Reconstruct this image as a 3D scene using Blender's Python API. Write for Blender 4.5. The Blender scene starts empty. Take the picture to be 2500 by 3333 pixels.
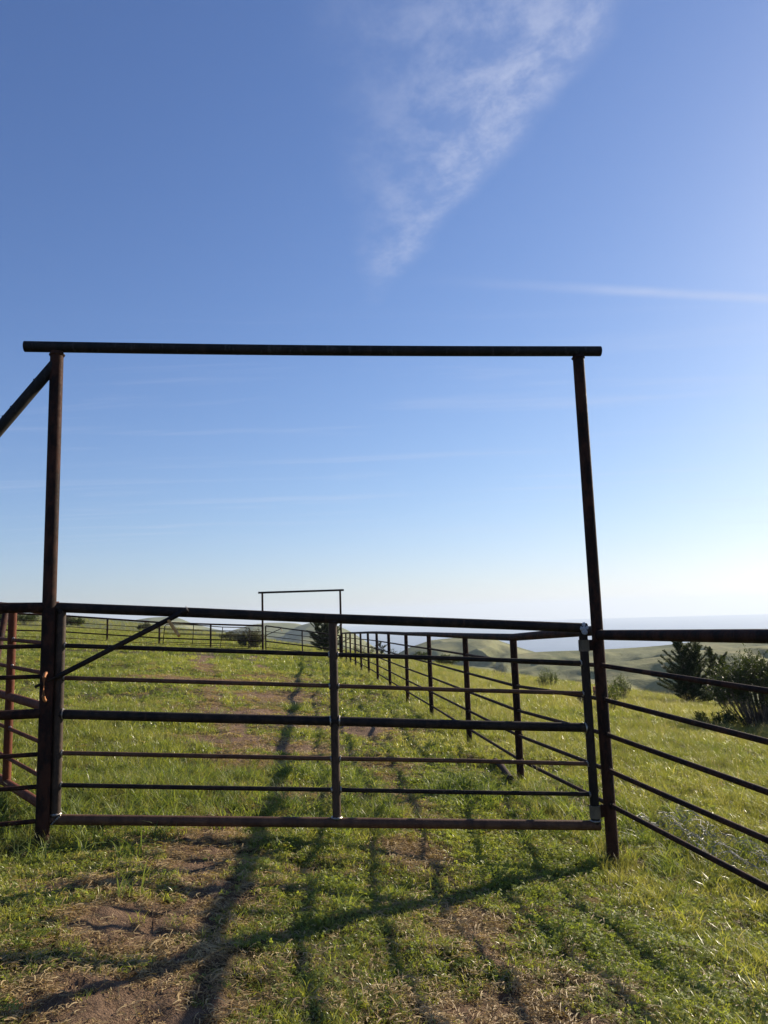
import bpy, math, random
import numpy as np
from mathutils import Vector
scene = bpy.context.scene
rad = math.radians
# ------------------------------------------------------------------ camera
PITCH, ROLL, EYE, FPX = rad(7.85), rad(1.8), 1.6, 2400.0
cF = np.array([0, math.cos(PITCH), math.sin(PITCH)])
_u = np.array([0, -math.sin(PITCH), math.cos(PITCH)])
_r = np.array([1.0, 0, 0])
cR = math.cos(ROLL) * _r - math.sin(ROLL) * _u
cU = math.sin(ROLL) * _r + math.cos(ROLL) * _u
cam = bpy.data.cameras.new('camera')
camo = bpy.data.objects.new('camera', cam)
scene.collection.objects.link(camo)
from mathutils import Matrix
M = Matrix((( cR[0], cU[0], -cF[0], 0), (cR[1], cU[1], -cF[1], 0), (cR[2], cU[2], -cF[2], EYE), (0, 0, 0, 1)))
camo.matrix_world = M
cam.sensor_fit = 'HORIZONTAL'; cam.sensor_width = 36; cam.lens = FPX / 2500 * 36
cam.clip_start = 0.05; cam.clip_end = 200000
scene.camera = camo
# ------------------------------------------------------------------ light
SUN_AZ, SUN_EL = rad(49), rad(22)
EXPOSURE = 0.88
scene.view_settings.view_transform = 'Standard'; scene.view_settings.look = 'None'
scene.view_settings.exposure = EXPOSURE; scene.view_settings.gamma = 1; scene.view_settings.use_curve_mapping = False
scene.cycles.use_denoising = True
scene.cycles.max_bounces = 8; scene.cycles.transparent_max_bounces = 12; scene.cycles.volume_bounces = 1
scene.cycles.sample_clamp_indirect = 6
sun = bpy.data.lights.new('sun', 'SUN'); suno = bpy.data.objects.new('sun', sun); scene.collection.objects.link(suno)
sun.energy = 5.0; sun.angle = rad(0.5); sun.color = (1.0, 0.87, 0.68)
SV = Vector((math.sin(SUN_AZ) * math.cos(SUN_EL), math.cos(SUN_AZ) * math.cos(SUN_EL), math.sin(SUN_EL)))
suno.rotation_euler = SV.to_track_quat('Z', 'Y').to_euler()
world = bpy.data.worlds.new('World'); scene.world = world; world.use_nodes = True


class NT:
    """tiny node-tree helper"""
    def __init__(s, nt):
        s.nt = nt; nt.nodes.clear()

    def n(s, typ, **kw):
        nd = s.nt.nodes.new(typ)
        for k, v in kw.items():
            if k.startswith('_'):
                setattr(nd, k[1:], v)
            else:
                key = int(k[1:]) if k[0] == 'i' and k[1:].isdigit() else k.replace('__', ' ')
                if hasattr(v, 'links') or isinstance(v, bpy.types.NodeSocket):
                    s.nt.links.new(v, nd.inputs[key])
                else:
                    nd.inputs[key].default_value = v
        return nd

    def math(s, op, a, b=0.0, c=0.0, clamp=False):
        nd = s.n('ShaderNodeMath', _operation=op, i0=a, i1=b, i2=c); nd.use_clamp = clamp
        return nd.outputs[0]

    def vmath(s, op, a, b=(0, 0, 0)):
        return s.n('ShaderNodeVectorMath', _operation=op, i0=a, i1=b).outputs[0]

    def step(s, x, a, b, lo=0.0, hi=1.0):
        nd = s.n('ShaderNodeMapRange', _interpolation_type='SMOOTHSTEP', i0=x, i1=a, i2=b, i3=lo, i4=hi)
        return nd.outputs[0]

    def mix(s, f, a, b, mode='MIX'):
        nd = s.nt.nodes.new('ShaderNodeMix'); nd.data_type = 'RGBA'; nd.blend_type = mode
        for i, v in ((0, f), (6, a), (7, b)):
            if isinstance(v, bpy.types.NodeSocket):
                s.nt.links.new(v, nd.inputs[i])
            else:
                nd.inputs[i].default_value = v if i == 0 else (tuple(v) + (1,))[:4]
        return nd.outputs[2]

    def noise(s, vec, scale, detail=4, rough=0.55, dist=0.0):
        return s.n('ShaderNodeTexNoise', Vector=vec, Scale=scale, Detail=detail, Roughness=rough, Distortion=dist).outputs[0]

    def map(s, vec, scale=(1, 1, 1), loc=(0, 0, 0), rot=(0, 0, 0)):
        return s.n('ShaderNodeMapping', Vector=vec, Scale=scale, Location=loc, Rotation=rot).outputs[0]

    def link(s, a, b):
        s.nt.links.new(a, b)


w = NT(world.node_tree)
sky = w.n('ShaderNodeTexSky'); sky.sky_type = 'NISHITA'; sky.sun_disc = False
sky.sun_elevation = SUN_EL; sky.sun_rotation = SUN_AZ
sky.altitude = 200; sky.air_density = 1.0; sky.dust_density = 0.38; sky.ozone_density = 3.0
_g = w.n('ShaderNodeNewGeometry'); _d = w.vmath('SCALE', _g.outputs['Incoming']); _d.node.inputs[3].default_value = -1
_s = w.n('ShaderNodeSeparateXYZ', Vector=_d)
_c = w.n('ShaderNodeCombineXYZ', X=_s.outputs[0], Y=_s.outputs[1], Z=w.math('MAXIMUM', _s.outputs[2], 0.006)).outputs[0]
w.link(w.vmath('NORMALIZE', _c), sky.inputs[0])
skycol = w.mix(1.0, sky.outputs[0], (1.00, 1.075, 1.50), 'MULTIPLY')
skycol = w.vmath('MULTIPLY', w.n('ShaderNodeGamma', Color=w.vmath('MULTIPLY', skycol, (.33, .33, .33)), Gamma=1.10).outputs[0], (3.3, 3.25, 3.1))
_den = w.n('ShaderNodeVectorMath', _operation='MULTIPLY_ADD', i0=skycol, i1=(1 / 20, 1 / 21, 1 / 20), i2=(1, 1, 1)).outputs[0]
skycol = w.vmath('DIVIDE', skycol, _den)
# cirrus, laid out on a cloud plane high overhead
geo = w.n('ShaderNodeNewGeometry')
dirv = w.vmath('SCALE', geo.outputs['Incoming']); dirv.node.inputs[3].default_value = -1
sp = w.n('ShaderNodeSeparateXYZ', Vector=dirv)
dz = w.math('MAXIMUM', sp.outputs[2], 0.03)
px = w.math('DIVIDE', sp.outputs[0], dz); py = w.math('DIVIDE', sp.outputs[1], dz)
pv = w.n('ShaderNodeCombineXYZ', X=px, Y=py).outputs[0]
wob = w.noise(pv, 3.2, 5, 0.6)
pxw = w.math('ADD', px, w.math('MULTIPLY', w.math('SUBTRACT', wob, 0.5), 0.13))
edge = w.math('SUBTRACT', 0.445 + 0.38 * 1.15, w.math('MULTIPLY', py, 0.38))
t = w.math('SUBTRACT', edge, pxw)
m1 = w.math('MULTIPLY', w.step(t, -0.02, 0.07), w.step(w.math('DIVIDE', t, w.math('MAXIMUM', w.math('SUBTRACT', 1.16, w.math('MULTIPLY', py, 0.48)), 0.1)), 0.15, 1.0, 1.0, 0.0))
m1 = w.math('MULTIPLY', m1, w.step(py, 1.8, 2.4, 1.0, 0.0))
m1 = w.math('MULTIPLY', m1, w.step(sp.outputs[1], 0.0, 0.1))
cn = w.noise(w.map(pv, (1.25, 1.0, 1), rot=(0, 0, 0.5)), 7.0, 11, 0.66, 0.15)
cn2 = w.noise(w.map(pv, (1, 1, 1), loc=(3, 1, 0)), 2.0, 3, 0.5)
c1 = w.math('MULTIPLY', m1, w.step(cn, 0.34, 0.74, 0.16, 1.0))
c1 = w.math('MULTIPLY', c1, w.step(cn2, 0.25, 0.65, 0.55, 1.0))
# long faint streaks lower in the sky
st = w.noise(w.map(pv, (0.3, 1.9, 1), rot=(0, 0, -0.34)), 1.3, 6, 0.6, 0.5)
c2 = w.math('MULTIPLY', w.step(st, 0.50, 0.76), w.math('MULTIPLY', w.step(py, 1.9, 3.0), w.step(dz, 0.03, 0.12)))
ln = w.math('ABSOLUTE', w.math('SUBTRACT', w.math('SUBTRACT', py, w.math('MULTIPLY', px, 0.19)), 2.095))
c3 = w.math('MULTIPLY', w.step(ln, 0.0, 0.055, 1.0, 0.0), w.step(px, 0.1, 0.9))
c3 = w.math('MULTIPLY', c3, w.step(wob, 0.3, 0.7, 0.4, 1.0))
cl = w.math('ADD', w.math('MULTIPLY', c1, 0.66), w.math('ADD', w.math('MULTIPLY', c2, 0.22), w.math('MULTIPLY', c3, 0.36)), clamp=True)
skyc = w.mix(cl, skycol, (5.4, 5.8, 7.2))
bg = w.n('ShaderNodeBackground', Color=skyc, Strength=0.066)
wo = w.n('ShaderNodeOutputWorld'); w.link(bg.outputs[0], wo.inputs[0])

# ------------------------------------------------------------------ helpers
def ray(x, y):
    return cF + cR * (x - 1250) / FPX - cU * (y - 1666.5) / FPX


def sl(x, y):
    d = ray(x, y); h = math.hypot(d[0], d[1]); return d[0] / h, d[1] / h, d[2] / h


def at(x, y, D):
    a = sl(x, y); return np.array([a[0] * D, a[1] * D, EYE + a[2] * D])


def hash2(ix, iy, seed):
    h = (ix.astype(np.int64) * 374761393 + iy.astype(np.int64) * 668265263 + seed * 1442695041) & 0xffffffff
    h = ((h ^ (h >> 13)) * 1274126177) & 0xffffffff
    return ((h ^ (h >> 16)) & 0xffff) / 65535.0


def vnoise(x, y, seed=0):
    x = np.asarray(x, float); y = np.asarray(y, float)
    ix = np.floor(x); iy = np.floor(y); fx = x - ix; fy = y - iy
    fx = fx * fx * (3 - 2 * fx); fy = fy * fy * (3 - 2 * fy)
    a = hash2(ix, iy, seed); b = hash2(ix + 1, iy, seed); c = hash2(ix, iy + 1, seed); d = hash2(ix + 1, iy + 1, seed)
    return (a * (1 - fx) + b * fx) * (1 - fy) + (c * (1 - fx) + d * fx) * fy


def fbm(x, y, seed=0, o=4):
    s = 0; a = 0.5; t = 0
    for k in range(o):
        s = s + a * vnoise(x * 2 ** k, y * 2 ** k, seed + k * 17); t += a; a *= 0.5
    return s / t


def ground(x, y):
    x = np.asarray(x, float); y = np.asarray(y, float)
    q = x * .91424 + y * .40517; r = np.maximum(0, q - 1.088)
    z = .0468 - .0735 * x - .01443 * y - .00309 * r * r / (1 + r / 60)
    z = z - .14 * np.exp(-((x - 1.9) / 1.8) ** 2 - ((y - 5.0) / 1.6) ** 2)
    R = np.hypot(x, y)
    z = z - .06 * np.exp(-((x + 2.45) / .6) ** 2 - ((y - 5.2) / .6) ** 2)
    far = np.maximum(0, R - 230); z = z - 0.00035 * far * far / (1 + far / 600)
    z = z + (fbm(x * .9, y * .9, 3, 3) - .5) * (.07 * np.clip(R / 3, 0, 1) + .12 * np.clip((R - 6) / 6, 0, 1) * np.clip((90 - R) / 50, 0, 1))
    z = z + (fbm(x * 3.3, y * 3.3, 15, 3) - .5) * .075 * np.clip((16 - R) / 4, 0, 1) * np.clip(R / 2, 0, 1)
    z = z + (fbm(x * .12, y * .12, 9, 2) - .5) * .25 * np.clip((R - 14) / 30, 0, 1)
    return z


_h = np.random.default_rng(77); HOOF = [(_h.uniform(-1.9, -.6) if k % 3 else _h.uniform(.1, 1.0), _h.uniform(2.5, 6.2), _h.uniform(.035, .07), _h.uniform(.012, .03)) for k in range(150)]
_ground0 = ground


def ground(x, y):
    z = _ground0(x, y); x = np.asarray(x, float); y = np.asarray(y, float)
    if x.ndim and x.size > 5000:
        z = z.copy()
        for hx, hy, hr, hd in HOOF:
            m_ = (np.abs(x - hx) < hr * 3) & (np.abs(y - hy) < hr * 3)
            if m_.any():
                q = ((x[m_] - hx) ** 2 + (y[m_] - hy) ** 2) / hr ** 2; z[m_] += hd * (-np.exp(-q) + .45 * np.exp(-(np.sqrt(q) - 1.5) ** 2 * 3))
    return z


def G(px, py, off=0.0):
    a = sl(px, py); ts = np.concatenate([np.arange(.5, 60, .01), np.arange(60, 400, .2)])
    z = ground(a[0] * ts, a[1] * ts); hit = np.nonzero(EYE + a[2] * ts < z)[0]
    t_ = ts[hit[0]] if len(hit) else ts[-1]
    return np.array([a[0] * t_, a[1] * t_, float(ground(a[0] * t_, a[1] * t_)) + off])


def gp(x, y, h=0.0):
    return np.array([x, y, float(ground(x, y)) + h])


rng = np.random.default_rng(7)


class MB:
    def __init__(s):
        s.v = []; s.f = []; s.m = []

    def add(s, V, Fc, m=0):
        b = len(s.v); s.v.extend([tuple(map(float, p)) for p in V]); s.f.extend([tuple(i + b for i in f) for f in Fc]); s.m.extend([m] * len(Fc))

    def tube(s, pts, r, n=16, caps=True, m=0):
        pts = [np.array(p, float) for p in pts]
        rs = [r] * len(pts) if np.isscalar(r) else list(r)
        d0 = pts[1] - pts[0]; ref = np.array([0, 0, 1.0])
        if abs(d0[2]) > .9 * np.linalg.norm(d0): ref = np.array([0, 1.0, 0])
        V = []
        for i, p in enumerate(pts):
            d = (pts[min(i + 1, len(pts) - 1)] - pts[max(i - 1, 0)]); d = d / np.linalg.norm(d)
            a = np.cross(ref, d); a /= np.linalg.norm(a); b = np.cross(d, a)
            for k in range(n):
                an = 2 * math.pi * k / n
                V.append(p + rs[i] * (math.cos(an) * a + math.sin(an) * b))
        Fc = []
        for i in range(len(pts) - 1):
            for k in range(n):
                Fc.append((i * n + k, i * n + (k + 1) % n, (i + 1) * n + (k + 1) % n, (i + 1) * n + k))
        if caps:
            Fc.append(tuple(range(n - 1, -1, -1))); Fc.append(tuple((len(pts) - 1) * n + k for k in range(n)))
        s.add(V, Fc, m)

    def blob(s, c, r, sq=(1, 1, 1), m=0, seed=0, amp=.25, nu=10, nv=6):
        V = []; g = np.random.default_rng(seed)
        for j in range(nv + 1):
            for i in range(nu):
                th = math.pi * j / nv; ph = 2 * math.pi * i / nu
                q = r * (1 + amp * (g.random() - .5)) if 0 < j < nv else r
                V.append((c[0] + q * sq[0] * math.sin(th) * math.cos(ph), c[1] + q * sq[1] * math.sin(th) * math.sin(ph), c[2] + q * sq[2] * math.cos(th)))
        Fc = [(j * nu + i, (j + 1) * nu + i, (j + 1) * nu + (i + 1) % nu, j * nu + (i + 1) % nu) for j in range(nv) for i in range(nu)]
        s.add(V, Fc, m)

    def ring(s, c, d, R, r, seed=0, m=0, n=20):
        """lumpy weld bead round a pipe of radius R, axis d"""
        c = np.array(c, float); d = np.array(d, float); d /= np.linalg.norm(d)
        ref = np.array([0, 0, 1.0]) if abs(d[2]) < .9 else np.array([0, 1.0, 0])
        a = np.cross(ref, d); a /= np.linalg.norm(a); b = np.cross(d, a); g = np.random.default_rng(seed)
        V = []; k = 6
        for i in range(n):
            an = 2 * math.pi * i / n; rr = r * (.7 + .7 * g.random()); cc = c + (R + r * .2) * (math.cos(an) * a + math.sin(an) * b)
            for j in range(k):
                bn = 2 * math.pi * j / k
                V.append(cc + rr * (math.cos(bn) * (math.cos(an) * a + math.sin(an) * b) + math.sin(bn) * d))
        Fc = [(i * k + j, i * k + (j + 1) % k, ((i + 1) % n) * k + (j + 1) % k, ((i + 1) % n) * k + j) for i in range(n) for j in range(k)]
        s.add(V, Fc, m)

    def box(s, c, half, ax=None, m=0):
        ax = ax if ax is not None else np.eye(3); c = np.array(c, float)
        V = [c + sum(sg[i] * half[i] * ax[i] for i in range(3)) for sg in [(a, b, e) for a in (-1, 1) for b in (-1, 1) for e in (-1, 1)]]
        s.add(V, [(0, 1, 3, 2), (4, 6, 7, 5), (0, 4, 5, 1), (2, 3, 7, 6), (0, 2, 6, 4), (1, 5, 7, 3)], m)

    def build(s, name, mats, parent=None, smooth=True, sharp=40):
        me = bpy.data.meshes.new(name); mats = mats if isinstance(mats, list) else [mats]
        org = np.array(parent.location) if parent is not None and not parent.get('_p') else np.zeros(3)
        if parent is not None and '_o' in parent: org = np.array(parent['_o'])
        me.from_pydata([tuple(np.array(p) - org) for p in s.v], [], s.f)
        for mm in mats: me.materials.append(mm)
        if len(mats) > 1: me.polygons.foreach_set('material_index', s.m)
        me.update()
        if smooth:
            me.polygons.foreach_set('use_smooth', [True] * len(me.polygons))
            if sharp: me.set_sharp_from_angle(angle=rad(sharp))
        o = bpy.data.objects.new(name, me); scene.collection.objects.link(o)
        if parent is not None: o.parent = parent
        o['_o'] = [float(q) for q in org]
        return o


def np_mesh(name, V, Fq, mats, smooth=False, mi=None):
    """fast mesh from an array of verts and an (n,3|4) array of faces"""
    me = bpy.data.meshes.new(name); k = Fq.shape[1]
    me.vertices.add(len(V)); me.vertices.foreach_set('co', np.asarray(V, np.float32).ravel())
    me.loops.add(len(Fq) * k); me.loops.foreach_set('vertex_index', np.asarray(Fq, np.int32).ravel())
    me.polygons.add(len(Fq)); me.polygons.foreach_set('loop_start', np.arange(0, len(Fq) * k, k, dtype=np.int32))
    me.polygons.foreach_set('loop_total', np.full(len(Fq), k, np.int32))
    if smooth: me.polygons.foreach_set('use_smooth', np.ones(len(Fq), bool))
    for m_ in (mats if isinstance(mats, list) else [mats]): me.materials.append(m_)
    if mi is not None: me.polygons.foreach_set('material_index', np.asarray(mi, np.int32))
    me.update(calc_edges=True)
    return me


def root(name, loc, label, cat, group=None):
    o = bpy.data.objects.new(name, None); scene.collection.objects.link(o); o.location = tuple(map(float, loc))
    o.empty_display_size = .2; o['label'] = label; o['category'] = cat
    if group: o['group'] = group
    return o


def tag(o, label=None, cat=None, group=None, kind=None):
    for k, v in (('label', label), ('category', cat), ('group', group), ('kind', kind)):
        if v: o[k] = v
    return o


# ------------------------------------------------------------------ materials
def new_mat(name):
    m = bpy.data.materials.new(name); m.use_nodes = True; return m, NT(m.node_tree)


def pipe_mat(name, c1_, c2_, c3_, rough=.5, metal=.35, spec=.5, streak=1.0):
    m, t_ = new_mat(name)
    co = t_.n('ShaderNodeNewGeometry').outputs['Position']
    n1 = t_.noise(t_.map(co, (1, 1, .5)), 7, 8, .7); n2 = t_.noise(co, 60, 4, .7); n3 = t_.noise(t_.map(co, (1, 1, .25)), 18, 4, .6)
    c = t_.mix(t_.step(n1, .42, .60), c1_, c2_)
    c = t_.mix(t_.math('MULTIPLY', t_.step(n3, .56, .70), .7 * streak), c, c3_)
    c = t_.mix(t_.math('MULTIPLY', t_.step(n2, .45, .8), .35), c, tuple(q * 1.8 for q in c2_))
    r_ = t_.step(n2, .3, .7, rough - .1, rough + .2)
    b = t_.n('ShaderNodeBump', Strength=.35, Distance=.004, Height=n2)
    p = t_.n('ShaderNodeBsdfPrincipled', Base__Color=c, Roughness=r_, Metallic=metal, Normal=b.outputs[0])
    p.inputs['Specular IOR Level'].default_value = spec
    o = t_.n('ShaderNodeOutputMaterial'); t_.link(p.outputs[0], o.inputs[0])
    return m


M_RUST = pipe_mat('rusty_pipe', (.014, .0075, .006), (.050, .020, .012), (.009, .006, .005), .75, .0, .16)
M_RED = pipe_mat('red_rust_pipe', (.095, .028, .013), (.15, .048, .022), (.045, .015, .010), .75, .0, .2)
M_GATE = pipe_mat('dark_steel_pipe', (.014, .0105, .009), (.032, .022, .016), (.055, .032, .020), .62, .0, .16)
M_GATEB = pipe_mat('brown_steel_pipe', (.070, .032, .018), (.115, .056, .030), (.030, .018, .013), .6, .0, .25)
M_STILE = pipe_mat('stile_pipe', (.034, .022, .015), (.075, .046, .030), (.020, .014, .011), .6, .0, .22)
M_BEAM = pipe_mat('beam_pipe', (.010, .009, .009), (.022, .018, .016), (.05, .05, .048), .65, .1, .25)
M_TAN = pipe_mat('tan_rust', (.55, .27, .07), (.68, .38, .12), (.30, .15, .06), .6, .1, .4)
M_ORANGE = pipe_mat('orange_rust', (.36, .14, .05), (.48, .22, .09), (.2, .07, .03), .65, .1, .4)
M_WELD = pipe_mat('weld_metal', (.20, .18, .16), (.34, .31, .27), (.10, .08, .07), .35, .6, .6)
M_PAINT = pipe_mat('flaked_paint', (.26, .27, .29), (.36, .37, .39), (.05, .045, .04), .6, .1, .4)
M_SLEEVE = pipe_mat('worn_sleeve', (0.112, 0.090, 0.060), (0.158, 0.128, 0.090), (0.038, 0.026, 0.019), .75, .05, .25, 1.2)
M_WIRE = pipe_mat('galvanised_wire', (.20, .20, .20), (.30, .30, .29), (.12, .10, .09), .5, .6, .5)


def leaf_mat(name, cols, trans=.5, rough=.45, spec=.35, patch=True, gloss=None):
    """cols: list of (pos,(r,g,b)) chosen by per-instance tint"""
    m, t_ = new_mat(name)
    at_ = t_.n('ShaderNodeAttribute', _attribute_name='tint', _attribute_type='INSTANCER').outputs['Fac']
    bl = t_.n('ShaderNodeAttribute', _attribute_name='bl', _attribute_type='GEOMETRY').outputs['Fac']
    f = t_.math('ADD', t_.math('MULTIPLY', at_, .6), t_.math('MULTIPLY', bl, .4))
    r_ = t_.n('ShaderNodeValToRGB', Fac=f); cr = r_.color_ramp
    cr.elements[0].position = cols[0][0]; cr.elements[0].color = cols[0][1] + (1,)
    cr.elements[1].position = cols[-1][0]; cr.elements[1].color = cols[-1][1] + (1,)
    for p_, c_ in cols[1:-1]:
        e = cr.elements.new(p_); e.color = c_ + (1,)
    c = r_.outputs[0]
    d = t_.n('ShaderNodeBsdfPrincipled', Base__Color=c, Roughness=rough); d.inputs['Specular IOR Level'].default_value = spec
    tr = t_.n('ShaderNodeBsdfTranslucent', Color=t_.mix(1.0, c, (1.35, 1.3, .55), 'MULTIPLY'))
    mx = t_.n('ShaderNodeMixShader', i0=trans); t_.link(d.outputs[0], mx.inputs[1]); t_.link(tr.outputs[0], mx.inputs[2])
    o = t_.n('ShaderNodeOutputMaterial'); t_.link(mx.outputs[0], o.inputs[0])
    return m


GREENS = [(0.05, (0.105, 0.142, 0.035)), (.35, (0.189, 0.226, 0.052)), (.6, (0.283, 0.304, 0.079)), (.82, (0.378, 0.378, 0.126)), (1, (0.483, 0.431, 0.210))]
M_GRASS = leaf_mat('grass_blades', GREENS, .5, .34, .5)
M_CLOVER = leaf_mat('clover_leaves', [(0.05, (0.121, 0.166, 0.044)), (.5, (0.221, 0.276, 0.066)), (1, (0.342, 0.376, 0.110))], .5, .55, .25)
M_TALL = leaf_mat('tall_grass_blades', [(0.05, (0.109, 0.132, 0.039)), (.35, (0.187, 0.202, 0.062)), (.7, (0.281, 0.273, 0.109)), (1, (0.405, 0.358, 0.210))], .48, .45, .4)
M_STRAW = leaf_mat('dead_grass', [(0, (0.221, 0.145, 0.068)), (.5, (0.374, 0.272, 0.136)), (1, (0.493, 0.391, 0.221))], .35, .6, .3)
M_STALK = leaf_mat('seed_stalks', [(0, (.36, .29, .17)), (1, (.55, .47, .32))], .3, .5, .3)
M_CONIF = leaf_mat('cypress_foliage', [(0, (.028, .042, .018)), (.5, (.045, .062, .026)), (1, (.075, .088, .036))], .22, .6, .3)
M_BUSH = leaf_mat('bush_leaves', [(0, (0.026, 0.041, 0.011)), (.5, (0.049, 0.068, 0.019)), (1, (0.090, 0.105, 0.030))], .4, .45, .4)
M_LBUSH = leaf_mat('light_bush_leaves', [(0, (.05, .075, .02)), (.5, (.09, .12, .032)), (1, (.16, .18, .05))], .45, .45, .4)
M_DRYBUSH = leaf_mat('grey_bush_leaves', [(0, (.07, .075, .045)), (1, (.14, .14, .09))], .3, .6, .3)


def simple_mat(name, c, rough=.8, var=.4, scale=8):
    m, t_ = new_mat(name); co = t_.n('ShaderNodeNewGeometry').outputs['Position']
    n1 = t_.noise(co, scale, 5, .6)
    cc = t_.mix(n1, tuple(q * (1 - var) for q in c), tuple(q * (1 + var) for q in c))
    p = t_.n('ShaderNodeBsdfPrincipled', Base__Color=cc, Roughness=rough)
    o = t_.n('ShaderNodeOutputMaterial'); t_.link(p.outputs[0], o.inputs[0]); return m


M_BARK = simple_mat('grey_bark', (.10, .082, .066), .85, .4, 30)
M_TWIG = simple_mat('bare_twigs', (.17, .145, .115), .8, .35, 40)

# ground material: soil, thatch and green by attribute 'dirt', plus noise
M_GROUND, g = new_mat('ground')
co = g.n('ShaderNodeNewGeometry').outputs['Position']
dirt = g.n('ShaderNodeAttribute', _attribute_name='dirt').outputs['Fac']
farm = g.n('ShaderNodeAttribute', _attribute_name='far').outputs['Fac']
na = g.noise(co, 1.3, 6, .65); nb = g.noise(co, 14, 6, .7); nc = g.noise(co, 90, 3, .7)
soil = g.mix(g.step(nb, .3, .7), (.105, .064, .038), (.21, .135, .085))
soil = g.mix(g.math('MULTIPLY', g.step(nc, .5, .75), .6), soil, (.33, .23, .145))
thatch = g.mix(g.step(nb, .35, .65), (0.042, 0.035, 0.015), (0.084, 0.070, 0.029))
thatch = g.mix(g.math('MULTIPLY', g.step(nc, .5, .8), .5), thatch, (.24, .19, .09))
nf = g.noise(g.map(co, (1, .6, 1)), .16, 6, .62); nf2 = g.noise(co, 2.2, 5, .7)
farc = g.mix(g.step(nf, .35, .65), (0.075, 0.094, 0.034), (0.135, 0.139, 0.056))
farc = g.mix(g.math('MULTIPLY', g.step(nf2, .5, .75), .55), farc, (.26, .24, .12))
base = g.mix(g.step(g.math('ADD', dirt, g.math('MULTIPLY', g.math('SUBTRACT', nb, .5), .5)), .35, .6), thatch, soil)
base = g.mix(farm, base, farc)
bmp = g.n('ShaderNodeBump', Strength=1.0, Distance=.045, Height=g.math('ADD', nb, g.math('MULTIPLY', nc, .4)))
p = g.n('ShaderNodeBsdfPrincipled', Base__Color=base, Roughness=.9, Normal=bmp.outputs[0]); p.inputs['Specular IOR Level'].default_value = .15
o = g.n('ShaderNodeOutputMaterial'); g.link(p.outputs[0], o.inputs[0])


def hill_mat(name, s=1.0, dry=.5, shrub=.575):
    m, t_ = new_mat(name); co = t_.n('ShaderNodeNewGeometry').outputs['Position']
    n1 = t_.noise(t_.map(co, (1, .5, 1.6), rot=(0, 0, .5)), .010 * s, 7, .62, .4)
    n2 = t_.noise(t_.map(co, (1, .45, 1)), .05 * s, 6, .65, .3); n3 = t_.noise(co, .35 * s, 4, .7)
    c = t_.mix(t_.step(n1, .36, .64), (.085, .105, .035), (.20, .20, .08))
    c = t_.mix(t_.math('MULTIPLY', t_.step(n2, .45, .72), dry), c, (.27, .23, .11))
    c = t_.mix(t_.math('MULTIPLY', t_.step(n2, .52, .34), .5), c, (.075, .085, .04))
    sh = t_.math('MULTIPLY', t_.step(n3, shrub, shrub + .05), t_.step(n1, .55, .42))
    c = t_.mix(t_.math('MULTIPLY', sh, .8), c, (.05, .062, .032))
    b = t_.n('ShaderNodeBump', Strength=.8, Distance=1.5 / s, Height=t_.math('ADD', n2, t_.math('MULTIPLY', n3, .5)))
    p_ = t_.n('ShaderNodeBsdfPrincipled', Base__Color=c, Roughness=.95, Normal=b.outputs[0]); p_.inputs['Specular IOR Level'].default_value = .1
    o_ = t_.n('ShaderNodeOutputMaterial'); t_.link(p_.outputs[0], o_.inputs[0]); return m


M_HILL = hill_mat('hill_grass', 1.0, .5)
M_HILLF = hill_mat('far_hill_grass', .45, .25, .6)
M_SEA, g = new_mat('sea')
co = g.n('ShaderNodeNewGeometry').outputs['Position']
n1 = g.noise(g.map(co, (.25, 1, 1), rot=(0, 0, .35)), .0028, 7, .62, .3)
c = g.mix(g.step(n1, .35, .65), (.035, .075, .14), (.055, .10, .17))
b = g.n('ShaderNodeBump', Strength=.25, Distance=6.0, Height=n1)
p = g.n('ShaderNodeBsdfPrincipled', Base__Color=c, Roughness=.42, Normal=b.outputs[0])
o = g.n('ShaderNodeOutputMaterial'); g.link(p.outputs[0], o.inputs[0])

# ------------------------------------------------------------------ ground, hills, sea
TRK = [[(-.62, 1.5), (-.83, 3.16), (-1.09, 4.27), (-1.26, 5.36), (-1.5, 7.2), (-2.0, 10.0), (-3.1, 13.3), (-4.9, 20.2), (-6.9, 27.3), (-8, 34)],
       [(.55, 1.5), (.52, 3.35), (.47, 4.48), (.29, 5.52), (.04, 7.53), (-.4, 10.7), (-1.6, 15), (-3.0, 21), (-5, 28), (-6, 34)]]


def seg_d(x, y, P):
    d = np.full(np.shape(x), 1e9)
    for (x0, y0), (x1, y1) in zip(P[:-1], P[1:]):
        L = (x1 - x0) ** 2 + (y1 - y0) ** 2; tt = np.clip(((x - x0) * (x1 - x0) + (y - y0) * (y1 - y0)) / L, 0, 1)
        d = np.minimum(d, np.hypot(x - x0 - tt * (x1 - x0), y - y0 - tt * (y1 - y0)))
    return d


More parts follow.
